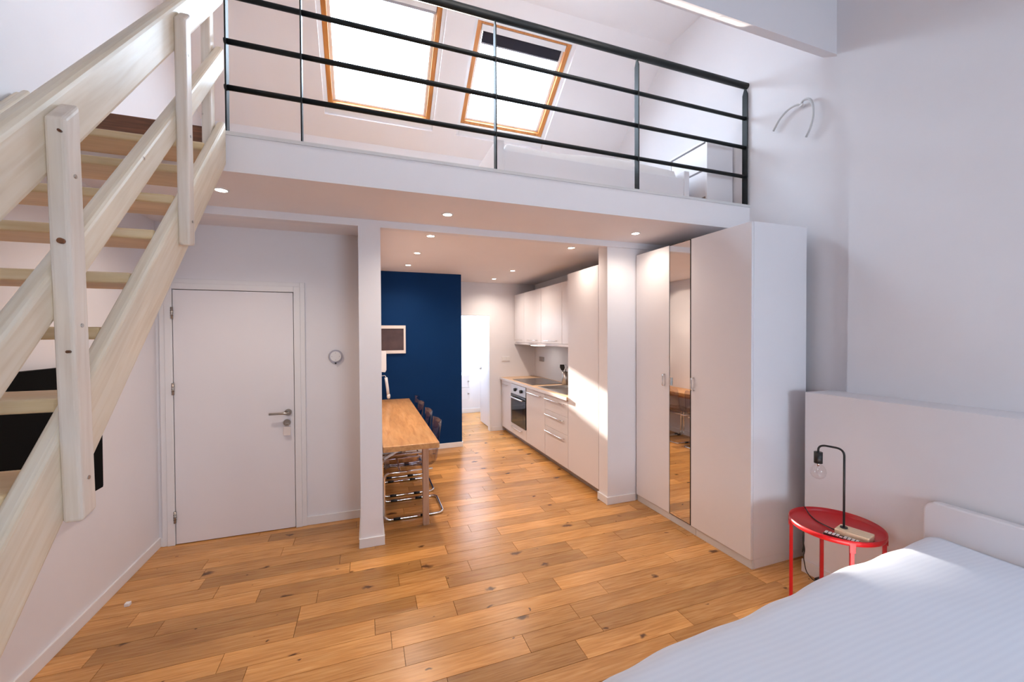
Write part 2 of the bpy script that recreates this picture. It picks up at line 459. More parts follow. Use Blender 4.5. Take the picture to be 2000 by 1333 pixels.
# sloped roofs -----------------------------------------------------------------
def roof_frame(yA, zA, yB, zB):
    t = Vector((0, yB-yA, zB-zA)); Ln = t.length; t.normalize()
    n = Vector((1, 0, 0)).cross(t)
    if n.z < 0: n = -n
    T = Matrix(((1, 0, 0, 0), (0, t.y, n.y, yA), (0, t.z, n.z, zA), (0, 0, 0, 1)))
    return T, Ln, n
def roof(name, label, yA, zA, yB, zB, x0, x1, holes, th, mat='ceil'):
    T, Ln, n = roof_frame(yA, zA, yB, zB)
    mb = MB(); mb.T = T
    s0 = min(h[2] for h in holes); s1 = max(h[3] for h in holes)
    mb.box(x0, x1, -.25, s0, 0, th); mb.box(x0, x1, s1, Ln+.25, 0, th)
    xs = x0
    for h in sorted(holes):
        mb.box(xs, h[0], s0, s1, 0, th); xs = h[1]
    mb.box(xs, x1, s0, s1, 0, th)
    struct(mb.build(name, mat), label, 'ceiling')
    return T, Ln, n
TAN = .7265
S0 = (4.75, 3.924-TAN*(4.75-4.48))
S1y = 4.48 - (ROOF-3.924)/TAN
Tn, Ln, Nn = roof_frame(S0[0], S0[1], S1y, ROOF)
cosr = math.cos(math.atan(TAN))
def s_of_y(yy): return (S0[0]-yy)/cosr
sk = [(-.345, .678, .32, 1.39), (1.01, 2.0, .372, 1.352)]
MG = .035
sA = min(k[2] for k in sk)-.07; sB = max(k[3] for k in sk)+.03
holes = [(k[0]-MG, k[1]+MG, sA, sB) for k in sk]
roof('ceiling_slope', 'white sloping loft ceiling holding two roof windows', S0[0], S0[1], S1y, ROOF, XL, XR, holes, .20)
struct(MB().box(XL, XR, 1.9, S1y+.05, ROOF, ROOF+.2).build('ceiling_ridge', 'ceil'), 'flat white ceiling strip high above the loft', 'ceiling')
# header beam with slanted underside
hb = MB().prism([(1.835, 3.487), (1.952, 3.550), (1.952, 4.9), (1.835, 4.9)], 0, XL, XR)
struct(hb.build('ceiling_header', 'wall'), 'white overhead beam with slanted underside at top right', 'beam')
# roof behind: slopes down to the back wall, two roof windows
ZB2 = 2.72
struct(MB().prism([(YB-.25, ZB2-.11), (2.0, 4.77), (2.0, 4.97), (YB-.25, ZB2+.1)], 0, XL-.2, 3.25).build('ceiling_rear_slope', 'ceil'), 'white sloping ceiling over the bed area', 'ceiling')

for k in sk:
    c = Tn @ Vector(((k[0]+k[1])/2, (sA+sB)/2, .19)); portal(c, -Nn, k[1]-k[0]+2*MG, sB-sA)
portal(((wx0+wx1)/2, YB-.19, (wz0+wz1)/2), (0, 1, 0), wx1-wx0, wz1-wz0)
portal(((bx0+bx1)/2, (by0+by1)/2, ZC+.11), (0, 0, -1), bx1-bx0, by1-by0)
portal(((bw0+bw1)/2, 8.34, (bwz0+bwz1)/2), (0, -1, 0), bw1-bw0, bwz1-bwz0)

# ------------------------------------------------------------------ skylights
def skylight(idx, T, k, sA, sB, label, blind):
    x0, x1 = k[0], k[1]; a, b = k[2], k[3]
    loc = T @ Vector(((x0+x1)/2, a, .05))
    o = sthing('window_%d' % idx, label, 'window', loc)
    fw = .045; n0, n1 = .055, .15
    def part(name, mat, *bs, bevel=.004):
        mb = MB(); mb.T = T
        for q in bs: mb.box(*q)
        return mb.build(name, mat, o, bevel)
    part('frame_side', 'frame', (x0, x0+fw, a, b, n0, n1))
    part('frame_side', 'frame', (x1-fw, x1, a, b, n0, n1))
    part('frame_bottom', 'frame', (x0+fw, x1-fw, a, a+fw*.7, n0, n1))
    part('frame_top', 'frame', (x0+fw, x1-fw, b-fw*.6, b, n0, n1))
    part('lining', 'trim', (x0-MG, x0, sA, sB, .04, .16), (x1, x1+MG, sA, sB, .04, .16), (x0, x1, sA, a, .03, .16), (x0, x1, b, sB, .03, .16), bevel=0)
    g = fw+.005
    part('sash', 'trim', (x0+fw, x0+g+.022, a+.03, b-.027, .10, .145), (x1-g-.022, x1-fw, a+.03, b-.027, .10, .145), (x0+fw, x1-fw, a+.03, a+.05, .10, .145), (x0+fw, x1-fw, b-.06, b-.027, .10, .145))
    part('pane', 'glass', (x0+g+.01, x1-g-.01, a+.04, b-.04, .146, .150), bevel=0)
    if blind == 'dark':
        p = part('blind_box', 'trim', (x0+fw+.004, x1-fw-.004, b-.085, b-.03, .06, .098))
        part('blind', 'blind', (x0+fw+.03, x1-fw-.03, b-.185, b-.085, .085, .095))
        part('blind_rail', 'blindgrey', (x0+fw+.03, x1-fw-.03, b-.197, b-.185, .08, .097))
    elif blind == 'bar':
        part('vent_bar', 'blindgrey', (x0+fw+.01, x1-fw-.01, b-.10, b-.075, .075, .10))
        part('blind_box', 'trim', (x0+fw+.004, x1-fw-.004, b-.075, b-.03, .065, .098))
    return o
skylight(1, Tn, sk[0], sA, sB, 'left pine-framed roof window with grey vent bar above the loft', 'bar')
skylight(2, Tn, sk[1], sA, sB, 'right pine-framed roof window with black blind band above the loft bed', 'dark')
def wall_window(idx, x0, x1, z0, z1, ya, label, div):
    o = sthing('window_%d' % idx, label, 'window', ((x0+x1)/2, ya, z0))
    f = .05
    box('frame_side', 'trim', o, x0, x0+f, ya, ya+.06, z0, z1, .003); box('frame_side', 'trim', o, x1-f, x1, ya, ya+.06, z0, z1, .003)
    box('frame_bottom', 'trim', o, x0+f, x1-f, ya, ya+.06, z0, z0+f, .003); box('frame_top', 'trim', o, x0+f, x1-f, ya, ya+.06, z1-f, z1, .003)
    n = div; w = (x1-x0-2*f)/n
    for i in range(n):
        a = x0+f+i*w
        if i: box('mullion', 'trim', o, a-.025, a+.025, ya, ya+.06, z0+f, z1-f, .003)
        box('pane', 'glass', o, a+(.025 if i else 0), a+w-(.025 if i < n-1 else 0), ya+.028, ya+.032, z0+f, z1-f)
wall_window(3, wx0, wx1, wz0, wz1, YB-.14, 'wide white window behind the viewer', 2)
wall_window(4, bw0, bw1, bwz0-.05, bwz1+.05, 8.22, 'small high bathroom window', 1)

# ------------------------------------------------------------------ baseboards
def base(name, label, *bs):
    mb = MB()
    for b in bs: mb.box(*b)
    struct(mb.build(name, 'trim', bevel=.003), label, 'baseboard')
HB = .072
base('baseboard_left', 'white baseboard along the left wall under stairs', (XL, XL+.014, YB, 3.79, 0, HB))
base('baseboard_entry', 'white baseboard between entrance door and partition', (-.505, -.052, 3.776, 3.79, 0, HB), (XL+.014, dx0, 3.776, 3.79, 0, HB))
base('baseboard_partition', 'white baseboard wrapped round the narrow partition end', (-.064, .119, 3.218, 3.23, 0, HB), (-.064, -.052, 3.23, 3.776, 0, HB), (.107, .119, 3.23, 5.69, 0, HB))
base('baseboard_blue', 'white baseboard below the navy blue wall', (.12, 1.297, 5.688, 5.70, 0, HB), (1.285, 1.297, 5.70, 5.85, 0, HB))
base('baseboard_pier', 'white baseboard round the pier beside the wardrobe', (2.112, 2.43, 3.238, 3.25, 0, HB), (2.112, 2.124, 3.25, 3.412, 0, HB))
base('baseboard_bathroom', 'white baseboard right of the bathroom doorway', (1.955, 2.16, YBATH-.012, YBATH, 0, HB))
base('baseboard_ledge', 'white baseboard along the low half wall behind the red table', (2.747, 2.76, YB, 1.88, 0, .085))
base('baseboard_bathroom_back', 'white baseboard at the back of the bathroom', (.6, 2.75, 8.138, 8.15, 0, .09))

# ------------------------------------------------------------------ entrance door
door = sthing('door_1', 'flat white entrance door with steel handle under the loft', 'door', (-.98, 3.79, 0))
fr = .052
box('door_frame', 'trim', door, dx0+.004, dx0+fr, 3.765, 3.90, 0, dz-.004, .003)
box('door_frame', 'trim', door, dx1-fr, dx1-.004, 3.765, 3.90, 0, dz-.004, .003)
box('door_frame', 'trim', door, dx0+fr, dx1-fr, 3.765, 3.90, dz-fr, dz-.004, .003)
box('architrave', 'trim', door, dx0-.03, dx0+.006, 3.772, 3.79, 0, dz+.03, .003)
box('architrave', 'trim', door, dx1-.006, dx1+.03, 3.772, 3.79, 0, dz+.03, .003)
box('architrave', 'trim', door, dx0+.006, dx1-.006, 3.772, 3.79, dz-.006, dz+.03, .003)
leaf = box('door_leaf', 'lac', door, dx0+fr+.005, dx1-fr-.005, 3.772, 3.812, .006, dz-fr-.005, .002)
for hz in (1.784, 1.203, .218):
    h = MB().cyl((dx0+fr+.002, 3.763, hz-.045), (dx0+fr+.002, 3.763, hz+.045), .009, n=12).build('hinge', 'nickel', door)
    k = MB()
    for q in (-.018, 0, .018): k.cyl((dx0+fr+.002, 3.763, hz+q-.001), (dx0+fr+.002, 3.763, hz+q+.001), .0105, n=12)
    k.build('hinge_ring', 'black', h)
hd = MB().cyl((-.615, 3.772, .972), (-.615, 3.762, .972), .027, n=24).build('handle_rose', 'nickel', door)
MB().tube(fillet([(-.615, 3.765, .972), (-.615, 3.715, .972), (-.745, 3.715, .972)], .015), .0095, 12).build('handle_lever', 'nickel', hd)
lk = MB().cyl((-.625, 3.772, .887), (-.625, 3.760, .887), .027, n=24).build('lock_rose', 'nickel', door)
MB().box(-.637, -.613, 3.742, 3.760, .883, .891).build('lock_key', 'steel', lk)
kt = thing('key_tag', 'small white key tag hanging from the entrance door lock', 'key tag', (-.622, 3.748, .79))
box('tag_card', 'matw', kt, -.648, -.596, 3.745, 3.750, .785, .855, .002)
MB().tube(arc((-.622, 3.748, .868), .014, 0, 2*math.pi, 14, (1, 0, 0), (0, 0, 1))[:-1], .0015, 6, True).build('ring', 'steel', kt)

# thermostat
th = thing('thermostat', 'round pale grey thermostat on the wall right of entrance door', 'thermostat', (-.25, 3.79, 1.425))
MB().cyl((-.25, 3.79, 1.425), (-.25, 3.772, 1.425), .058, .056, n=40).build('dial_ring', 'greyp', th)
MB().cyl((-.25, 3.773, 1.427), (-.25, 3.764, 1.427), .044, .043, n=40).build('face', 'plastic', th)
for a in (0, 90, 180, 270):
    q = Vector((-.25+.03*math.cos(R(a)), 3.764, 1.427+.03*math.sin(R(a))))
    MB().cyl(q, q+Vector((0, -.001, 0)), .003, n=8).build('marker', 'greyp', th)
MB().cyl((-.25, 3.775, 1.369), (-.25, 3.762, 1.369), .007, n=10).build('pointer', 'black', th)

# small white cap on the floor
c = MB().box(-1.365, -1.338, 3.005, 3.032, 0, .02).build('door_stop', 'plastic', None, .004, 3, origin=(-1.35, 3.02, 0))
tag(c, 'tiny white block lying on the floor near the left wall', 'door stop')

# television
tv = thing('television', 'black flat television on the left wall behind the stairs', 'television', (-1.5, 2.3, .72))
box('screen', 'screen', tv, -1.442, -1.438, 1.745, 2.985, .745, 1.440)
box('housing', 'screen', tv, -1.47, -1.442, 1.735, 2.995, .733, 1.449, .004)
box('wall_bracket', 'black', tv, -1.499, -1.47, 2.2, 2.6, .95, 1.25)

# ------------------------------------------------------------------ staircase
st = thing('staircase', 'steep open pine staircase with board rails climbing to the loft', 'staircase', (-1.1, .1, 0))
MS = 1.08
def slant(name, mat, x0, x1, ylo, yhi, c_lo, c_hi, bevel=.012, zmin=None):
    poly = [(ylo, MS*ylo+c_lo), (yhi, MS*yhi+c_lo), (yhi, MS*yhi+c_hi), (ylo, MS*ylo+c_hi)]
    if zmin is not None:
        poly = [((zmin-c_hi)/MS, zmin), ((zmin-c_lo)/MS, zmin), (yhi, MS*yhi+c_lo), (yhi, MS*yhi+c_hi)]
    return MB().prism(poly, 0, x0, x1).build(name, mat, st, bevel, 3)
XS = -.68
for sx in (XS, -1.455):
    slant('stringer', 'pine', sx-.042, sx, 0, 2.505, -.205, .02, .013, zmin=0.0)
slant('handrail', 'pine', XS-.042, XS, .0, 2.49, .63, .82, .016)
slant('lower_rail', 'pine', XS-.042, XS, .0, 2.49, .29, .415, .013)
for k in range(14):
    zt = 2.533-.1805*k; yt = 2.325-.167*k
    MB().box(-1.455, XS-.042, yt, yt+.215, zt-.036, zt).build('tread', 'pinex', st, .008, 3)
def post(yb, yt, zb, zt, w=.055, x0=XS-.001, x1=XS+.038):
    # stands on the outer face of the stringer; the top is cut to the pitch
    poly = [(yb, zb), (yb+w, zb+.012), (yt+w, zt+w*MS), (yt, zt)]
    o = MB().prism(poly, 0, x0, x1).build('post', 'pinez', st, .008, 3)
    if x1 > XS:
        for zz in (zb+.10, (zb+zt)/2, zt-.12):
            ym = yb+(yt-yb)*(zz-zb)/(zt-zb)+w*.5
            MB().cyl((x1-.001, ym, zz), (x1+.0015, ym, zz), .005, n=10).build('screw', 'nickel', o)
post(1.252, 1.216, 1.158, 2.10)
post(1.905, 1.893, 1.955, 2.82)
post(2.43, 2.43, 2.45, 3.46, .06, XS-.085, XS-.043)
for kx, kz, kr in ((-.656, 1.822, .0065), (-.652, 1.567, .0035), (-.650, 2.07, .003)):
    MB().cyl((kx, 1.2255-.036*(kz-1.62), kz), (kx, 1.2345-.036*(kz-1.62), kz), kr, n=12).build('knot', 'nosing', st)
# wall-side rail that ends below the loft
MB().prism([(1.2, MS*1.2-.14+.1), (2.478, MS*2.478-.14+.08), (2.478, MS*2.478+.05), (1.2, MS*1.2+.05)], 0, -1.455, -1.42).build('wall_rail', 'pine', st, .012, 3)

# ------------------------------------------------------------------ loft railing
rl = thing('loft_railing', 'black steel railing with three bars along the loft edge', 'railing', (1.18, YF+.04, ZF))
YRL = YF+.03
px = [-.689, -.331, .8146, 1.935, 3.03]
RZ = [2.935, 3.18, 3.425]
for i, x in enumerate(px):
    # flat bar posts seen edge-on, tip tapered under the handrail
    w = .004
    poly = [(YRL-.025, ZF+.001), (YRL+.025, ZF+.001), (YRL+.025, 3.625), (YRL+.006, 3.678), (YRL-.006, 3.678), (YRL-.025, 3.625)]
    MB().prism(poly, 0, x-w, x+w).build('post', 'iron', rl, .002)
for z in RZ:
    MB().cyl((-.70, YRL, z), (3.048, YRL, z), .0145, n=14).build('bar', 'iron', rl)
MB().cyl((-.70, YRL, 3.700), (3.048, YRL, 3.700), .0255, n=18).build('handrail', 'iron', rl)

# curved wire hook on the right wall
def Xp(pts): return pts
hk = thing('wall_hook', 'thin curved grey arm fixed to the white wall right of railing', 'hook', (3.05, 2.09, 3.28))
pth = [(3.02, 2.30, 3.195), (3.015, 2.245, 3.262), (3.012, 2.175, 3.300), (3.012, 2.115, 3.300), (3.02, 2.085, 3.285)]
pth2 = [(3.02, 2.085, 3.285), (3.012, 2.065, 3.312), (3.005, 2.01, 3.29), (3.0, 1.985, 3.22), (3.0, 1.985, 3.14), (3.006, 2.01, 3.075), (3.015, 2.045, 3.03)]
MB().tube(fillet(pth, .03), .008, 8).build('arm', 'metalgrey', hk)
MB().tube(fillet(pth2, .03), .008, 8).build('arm', 'metalgrey', hk)
MB().cyl((3.05, 2.085, 3.285), (3.012, 2.085, 3.285), .013, n=14).build('mount', 'plastic', hk)

# ------------------------------------------------------------------ loft bed and chest
lb = thing('loft_bed', 'white low bed with rumpled bedding on the loft behind railing', 'bed', (1.8, 3.4, ZF))
box('side_rail', 'lac', lb, .955, 2.60, 2.80, 2.825, ZF+.02, 2.955, .003)
box('side_rail', 'lac', lb, .955, 2.60, 3.98, 4.005, ZF+.02, 2.955, .003)
box('footboard', 'lac', lb, .895, .955, 2.79, 4.015, ZF, 3.02, .006)
box('headboard', 'lac', lb, 2.60, 2.655, 2.79, 4.015, ZF, 3.02, .006)
def bumpy(x0, x1, y0, y1, ztop, zbot, nx, ny, amp, seed, roll=.06):
    rnd = random.Random(seed)
    wv = [(rnd.uniform(-9, 9), rnd.uniform(-9, 9), rnd.uniform(0, 6), rnd.uniform(.4, 1)) for _ in range(7)]
    vs = []; fs = []
    for j in range(ny+1):
        for i in range(nx+1):
            u = i/nx; v = j/ny
            x = x0+(x1-x0)*u; yy = y0+(y1-y0)*v
            h = sum(a*math.sin(p*x+q*yy+r) for p, q, r, a in wv)/4*amp
            e = min(u*(x1-x0), (1-u)*(x1-x0), v*(y1-y0), (1-v)*(y1-y0))
            k = 1-max(0, 1-e/roll)**2
            vs.append((x, yy, zbot+(ztop-zbot)*k + h*(.3+.7*k)))
    for j in range(ny):
        for i in range(nx):
            a = j*(nx+1)+i; fs.append((a, a+1, a+nx+2, a+nx+1))
    n0 = len(vs)
    # underside so that it is a body
    base_i = []
    ring = [i for i in range(nx+1)] + [(j)*(nx+1)+nx for j in range(1, ny+1)] + [ny*(nx+1)+i for i in range(nx-1, -1, -1)] + [j*(nx+1) for j in range(ny-1, 0, -1)]
    for r_ in ring: vs.append((vs[r_][0], vs[r_][1], zbot-.12)); 
    m = len(ring)
    for k in range(m): fs.append((ring[k], n0+k, n0+(k+1) % m, ring[(k+1) % m]))
    fs.append(tuple(range(n0, n0+m)))
    mb = MB(); mb.add(vs, fs, True); return mb
bumpy(.962, 2.59, 2.83, 3.97, 3.055, 2.95, 46, 34, .03, 3).build('bedding', 'sheet', lb)

ch = thing('loft_chest', 'low white chest of drawers at the right end of the loft', 'chest', (2.9, 2.9, ZF))
box('side_panel', 'lac', ch, 2.745, 3.035, 2.685, 2.703, ZF, 3.255, .002)
box('side_panel', 'lac', ch, 2.745, 3.035, 3.122, 3.14, ZF, 3.255, .002)
box('back_panel', 'body', ch, 3.02, 3.035, 2.703, 3.122, ZF, 3.24)
box('top_panel', 'lac', ch, 2.745, 3.035, 2.685, 3.14, 3.256, 3.272, .002)
for z0, z1 in ((2.79, 3.012), (3.028, 3.243)):
    box('drawer', 'lac', ch, 2.752, 3.0, 2.706, 3.119, z0, z1, .002)
box('inner_floor', 'plinth', ch, 2.78, 3.02, 2.703, 3.122, 2.72, 2.735)

# ------------------------------------------------------------------ downlights
def downlight(x, y, label, power):
    o = thing('downlight', label, 'ceiling lamp', (x, y, ZC), 'recessed ceiling downlights')
    MB().lathe([(.030, ZC-.001), (.032, ZC-.005), (.042, ZC-.004), (.044, ZC), (.030, ZC)], (x, y), 28).build('trim_ring', 'trim', o)
    MB().lathe([(.0, ZC-.003), (.015, ZC-.0035), (.0305, ZC-.002), (.0305, ZC)], (x, y), 28).build('lens', 'lens', o)
    d = bpy.data.lights.new('downlight_beam', 'SPOT'); d.energy = power; d.color = (1.0, .85, .72)
    d.spot_size = R(150); d.spot_blend = 1.0; d.shadow_soft_size = .025
    l = bpy.data.objects.new('downlight_beam', d); COL.objects.link(l); l.parent = o
    l.location = (0, 0, -.012)
DLP = 33.0
for x, y, lab in ((-.807, 2.862, 'recessed downlight beside the staircase under the loft'),
                  (.559, 2.909, 'recessed downlight in the middle of the loft underside'),
                  (2.194, 2.924, 'recessed downlight in front of the wardrobe'),
                  (.538, 3.58, 'recessed downlight nearest the beam over the dining table'),
                  (.514, 4.36, 'recessed downlight over the middle of the dining table'),
                  (.493, 5.13, 'recessed downlight nearest the navy wall over the table'),
                  (1.94, 3.61, 'recessed downlight beside the tall kitchen cabinet'),
                  (1.87, 5.14, 'recessed downlight in front of the wall cabinets'),
                  (1.865, 5.97, 'recessed downlight nearest the bathroom doorway')):
    downlight(x, y, lab, DLP*(.5 if x > 1.9 else 1.15))

# ------------------------------------------------------------------ dining table, chairs, picture, phone
tb = thing('dining_table', 'long narrow beech dining table against the partition wall', 'table', (.33, 4.4, 0))
mb_top = box('table_top', 'beech', tb, .112, .545, 3.235, 5.675, .70, .745, .004)
for lx, ly in ((.436, 3.43), (.436, 5.62)):
    box('leg', 'beechleg', tb, lx, lx+.05, ly, ly+.05, 0, .70, .003)
box('leg', 'beechleg', tb, .125, .17, 5.62, 5.67, 0, .70, .003)
MB().tube([(.125, 3.42, .60), (.30, 3.42, .695)], .012, 8).build('wall_bracket', 'plastic', tb)
box('apron', 'beechleg', tb, .40, .42, 3.48, 5.62, .65, .70, .002)

def chair(loc, label):
    o = thing('dining_chair', label, 'chair', loc, 'smoky clear chairs along the dining table')
    # shell
    prof = [(-.235, .425), (-.225, .445), (-.19, .452), (-.10, .447), (0, .438), (.09, .432), (.15, .437), (.19, .462), (.212, .51), (.228, .57), (.243, .64), (.256, .71), (.268, .775), (.272, .80), (.274, .812)]
    nx = 12; vs = []; fs = []
    for i, (px_, pz) in enumerate(prof):
        t = i/(len(prof)-1)
        hw = .215 if t < .5 else .215-.02*(t-.5)*2
        if i == 0: hw = .19
        if i == len(prof)-1: hw = .165
        if i == len(prof)-2: hw = .185
        for j in range(nx+1):
            s = -1+2*j/nx
            dxx = -.05*(s*s)*max(0, (t-.45))/.55 if t > .45 else 0
            dzz = .018*(abs(s)**3) if t < .55 else 0
            vs.append(Vector(loc)+Vector((px_+dxx, s*hw, pz+dzz)))
    for i in range(len(prof)-1):
        for j in range(nx):
            a = i*(nx+1)+j; fs.append((a, a+1, a+nx+2, a+nx+1))
    sh = MB().add(vs, fs, True).build('seat_shell', 'smoke', o)
    md = sh.modifiers.new('thick', 'SOLIDIFY'); md.thickness = .006
    w = .205
    p = [(.16, w, .415), (-.255, w, .415), (-.255, w, .011), (.255, w, .011), (.255, -w, .011), (-.255, -w, .011), (-.255, -w, .415), (.16, -w, .415)]
    MB().tube(fillet([Vector(loc)+Vector(q) for q in p], .06, 7), .011, 10).build('tube_frame', 'chrome', o)
    for zx in (-.12, .10):
        MB().tube([Vector(loc)+Vector((zx, -w, .415)), Vector(loc)+Vector((zx, w, .415))], .008, 8).build('cross_bar', 'chrome', o)
    for s in (-1, 1):
        for q in (-.15, .08):
            MB().tube([Vector(loc)+Vector((q-.03, s*w, .0125)), Vector(loc)+Vector((q+.03, s*w, .0125))], .0125, 8).build('glide', 'black', o)
    # rim of the back catches the light
    return o
c0 = chair((.385, 3.82, 0), 'smoky clear chrome chair nearest the camera at the dining table')
dup(c0, (.385, 4.36, 0), 'smoky clear chrome chair second along the dining table')
dup(c0, (.375, 4.90, 0), 'smoky clear chrome chair third along the dining table')
dup(c0, (.375, 5.37, 0), 'smoky clear chrome chair next to the navy wall')

pf = thing('picture_frame', 'small cream-framed dark picture on the navy wall', 'picture', (.32, 5.70, 1.36))
for b in ((.135, .505, 5.675, 5.70, 1.362, 1.405), (.135, .505, 5.675, 5.70, 1.70, 1.743), (.135, .172, 5.675, 5.70, 1.405, 1.70), (.478, .505, 5.675, 5.70, 1.405, 1.70)):
    box('frame_bar', 'matw', pf, *b, bevel=.003)
box('print', 'print', pf, .172, .478, 5.688, 5.695, 1.405, 1.70)

ph = thing('intercom_phone', 'white wall intercom handset mounted above the far end of table', 'phone', (.12, 5.5, 1.1))
box('base', 'plastic', ph, .107, .150, 5.45, 5.54, 1.13, 1.42, .008)
MB().prism([(.150, 1.40), (.232, 1.405), (.240, 1.39), (.240, 1.16), (.225, 1.13), (.15, 1.14)], 1, 5.455, 5.535).build('cradle', 'plastic', ph, .006, 3)
box('slot', 'black', ph, .238, .242, 5.48, 5.50, 1.26, 1.33)
MB().tube(fillet([(.17, 5.49, 1.13), (.175, 5.49, 1.08), (.225, 5.49, 1.09), (.24, 5.49, 1.05)], .02), .004, 6).build('cord', 'plastic', ph)
hs_ = thing('phone_handset', 'white handset dangling below the wall intercom over the table', 'handset', (.255, 5.49, .85))
MB().tube([(.235, 5.49, 1.06), (.242, 5.49, 1.0), (.252, 5.49, .92), (.262, 5.49, .83)], .019, 12).build('grip', 'plastic', hs_)
MB().lathe([(.0, .78), (.018, .785), (.024, .81), (.02, .84), (0, .845)], (.265, 5.49), 16).build('earpiece', 'plastic', hs_)

# ------------------------------------------------------------------ kitchen
XK = 2.13
def bar_handle(parent, y0, y1, x, z):
    return MB().tube(fillet([(x, y0+.012, z), (x-.028, y0+.012, z), (x-.028, y1-.012, z), (x, y1-.012, z)], .006), .0055, 8).build('handle', 'chrome', parent)
def front(parent, name, y0, y1, z0, z1, x=XK, mat='kit'):
    return box(name, mat, parent, x, x+.018, y0+.003, y1-.003, z0, z1, .0015)
def base_unit(name, label, y0, y1):
    o = thing(name, label, 'cabinet', (2.45, (y0+y1)/2, 0))
    box('body', 'body', o, XK+.0195, 2.749, y0+.0005, y1-.0005, .08, .862)
    box('plinth', 'plinth', o, 2.195, 2.21, y0+.0005, y1-.0005, 0, .08)
    return o
u1 = base_unit('base_cabinet', 'narrow white base cabinet beside the bathroom wall', 5.952, 6.42)
d = front(u1, 'door', 5.952, 6.42, .083, .858); bar_handle(d, 6.08, 6.34, XK, .80)
u2 = base_unit('oven_cabinet', 'white cabinet holding the built-in oven', 5.317, 5.95)
d = front(u2, 'drawer', 5.317, 5.95, .083, .238); bar_handle(d, 5.46, 5.90, XK, .192)
ov = thing('oven', 'built-in oven with black glass door and steel knob panel', 'oven', (2.12, 5.63, .242))
box('control_panel', 'steel', ov, XK-.006, XK+.0185, 5.325, 5.945, .705, .852, .002)
for ky in (5.50, 5.75):
    MB().cyl((XK-.006, ky, .775), (XK-.030, ky, .775), .026, .023, n=20).build('knob', 'black', ov)
dr = box('door', 'ovenglass', ov, XK-.008, XK+.0185, 5.325, 5.945, .245, .70, .003)
box('window', 'ovenglass', dr, XK-.0095, XK-.0075, 5.42, 5.85, .31, .60)
MB().tube(fillet([(XK-.008, 5.40, .655), (XK-.045, 5.40, .655), (XK-.045, 5.87, .655), (XK-.008, 5.87, .655)], .008), .010, 10).build('handle', 'steel', dr)
u3 = base_unit('base_cabinet', 'white base cabinet with one wide door between oven and drawers', 4.682, 5.315)
d = front(u3, 'door', 4.682, 5.315, .083, .858); bar_handle(d, 4.79, 5.27, XK, .803)
u4 = base_unit('drawer_cabinet', 'white base cabinet with three drawers under the sink', 4.052, 4.68)
for z0, z1, hz in ((.665, .858, .805), (.462, .662, .61), (.083, .459, .403)):
    d = front(u4, 'drawer', 4.052, 4.68, z0, z1); bar_handle(d, 4.135, 4.65, XK, hz)
tc = thing('tall_cabinet', 'tall white kitchen cabinet beside the pier', 'cabinet', (2.45, 3.73, 0))
box('body', 'kit', tc, XK+.0195, 2.749, 3.415, 4.05, .08, 2.285, .0015)
box('plinth', 'plinth', tc, 2.195, 2.21, 3.415, 4.05, 0, .08)
front(tc, 'door', 3.415, 4.05, .083, 2.285)

# worktop with a cut-out for the sink
SY0, SY1, SX0, SX1 = 4.26, 5.02, 2.22, 2.66
wt = MB()
wt.box(2.112, SX0, 4.052, 6.449, .863, .90); wt.box(SX1, 2.749, 4.052, 6.449, .863, .90); wt.box(SX0, SX1, 4.052, SY0, .863, .90); wt.box(SX0, SX1, SY1, 6.449, .863, .90)
wt = wt.build('worktop', 'work', None, 0, origin=(2.43, 5.2, .863))
tag(wt, 'long pale wood kitchen worktop with light front edge', 'worktop')
eg = box('front_edge', 'kit', wt, 2.109, 2.1125, 4.052, 6.449, .863, .90)
sk_ = thing('kitchen_sink', 'stainless steel sink set into the worktop by the tall cabinet', 'sink', (2.44, 4.6, .90))
rim = MB(); t = .03
rim.box(SX0-t, SX0+.01, SY0-t, SY1+t, .9003, .905); rim.box(SX1-.01, SX1+t, SY0-t, SY1+t, .9003, .905); rim.box(SX0+.01, SX1-.01, SY0-t, SY0+.01, .9003, .905); rim.box(SX0+.01, SX1-.01, SY1-.01, SY1+t, .9003, .905)
rim.build('rim', 'steel', sk_, .002)
bw = MB(); z0 = .865
bw.box(SX0+.002, SX0+.008, SY0+.002, SY1-.002, z0, .901); bw.box(SX1-.008, SX1-.002, SY0+.002, SY1-.002, z0, .901); bw.box(SX0+.008, SX1-.008, SY0+.002, SY0+.008, z0, .901); bw.box(SX0+.008, SX1-.008, SY1-.008, SY1-.002, z0, .901)
bw.box(SX0+.008, SX1-.008, SY0+.008, SY1-.008, z0, z0+.004)
bw.build('bowl', 'steel', sk_)
MB().cyl((2.44, 4.5, z0+.004), (2.44, 4.5, z0+.007), .04, n=24).build('drain', 'chrome', sk_)
fa = thing('faucet', 'chrome swan-neck tap at the back of the sink', 'tap', (2.70, 4.45, .90))
MB().cyl((2.70, 4.45, .9005), (2.70, 4.45, .95), .024, .02, n=20).build('base', 'chrome', fa)
MB().tube([(2.70, 4.45, .95), (2.70, 4.45, 1.10)] + arc((2.62, 4.45, 1.12), .08, 0, math.pi, 12, (1, 0, 0), (0, 0, 1)) + [(2.54, 4.45, 1.08)], .010, 10).build('spout', 'chrome', fa)
MB().tube([(2.70, 4.44, .945), (2.70, 4.38, .975)], .006, 8).build('lever', 'chrome', fa)
hob = thing('hob', 'black glass hob on the worktop above the oven', 'hob', (2.44, 5.64, .90))
box('glass', 'hob', hob, 2.18, 2.69, 5.22, 6.02, .9003, .906, .002)
for hx, hy, hr in ((2.31, 5.42, .085), (2.55, 5.42, .07), (2.31, 5.82, .07), (2.55, 5.82, .09)):
    MB().lathe([(hr-.003, .9062), (hr, .9062)], (hx, hy), 40).build('ring', 'greyp', hob)
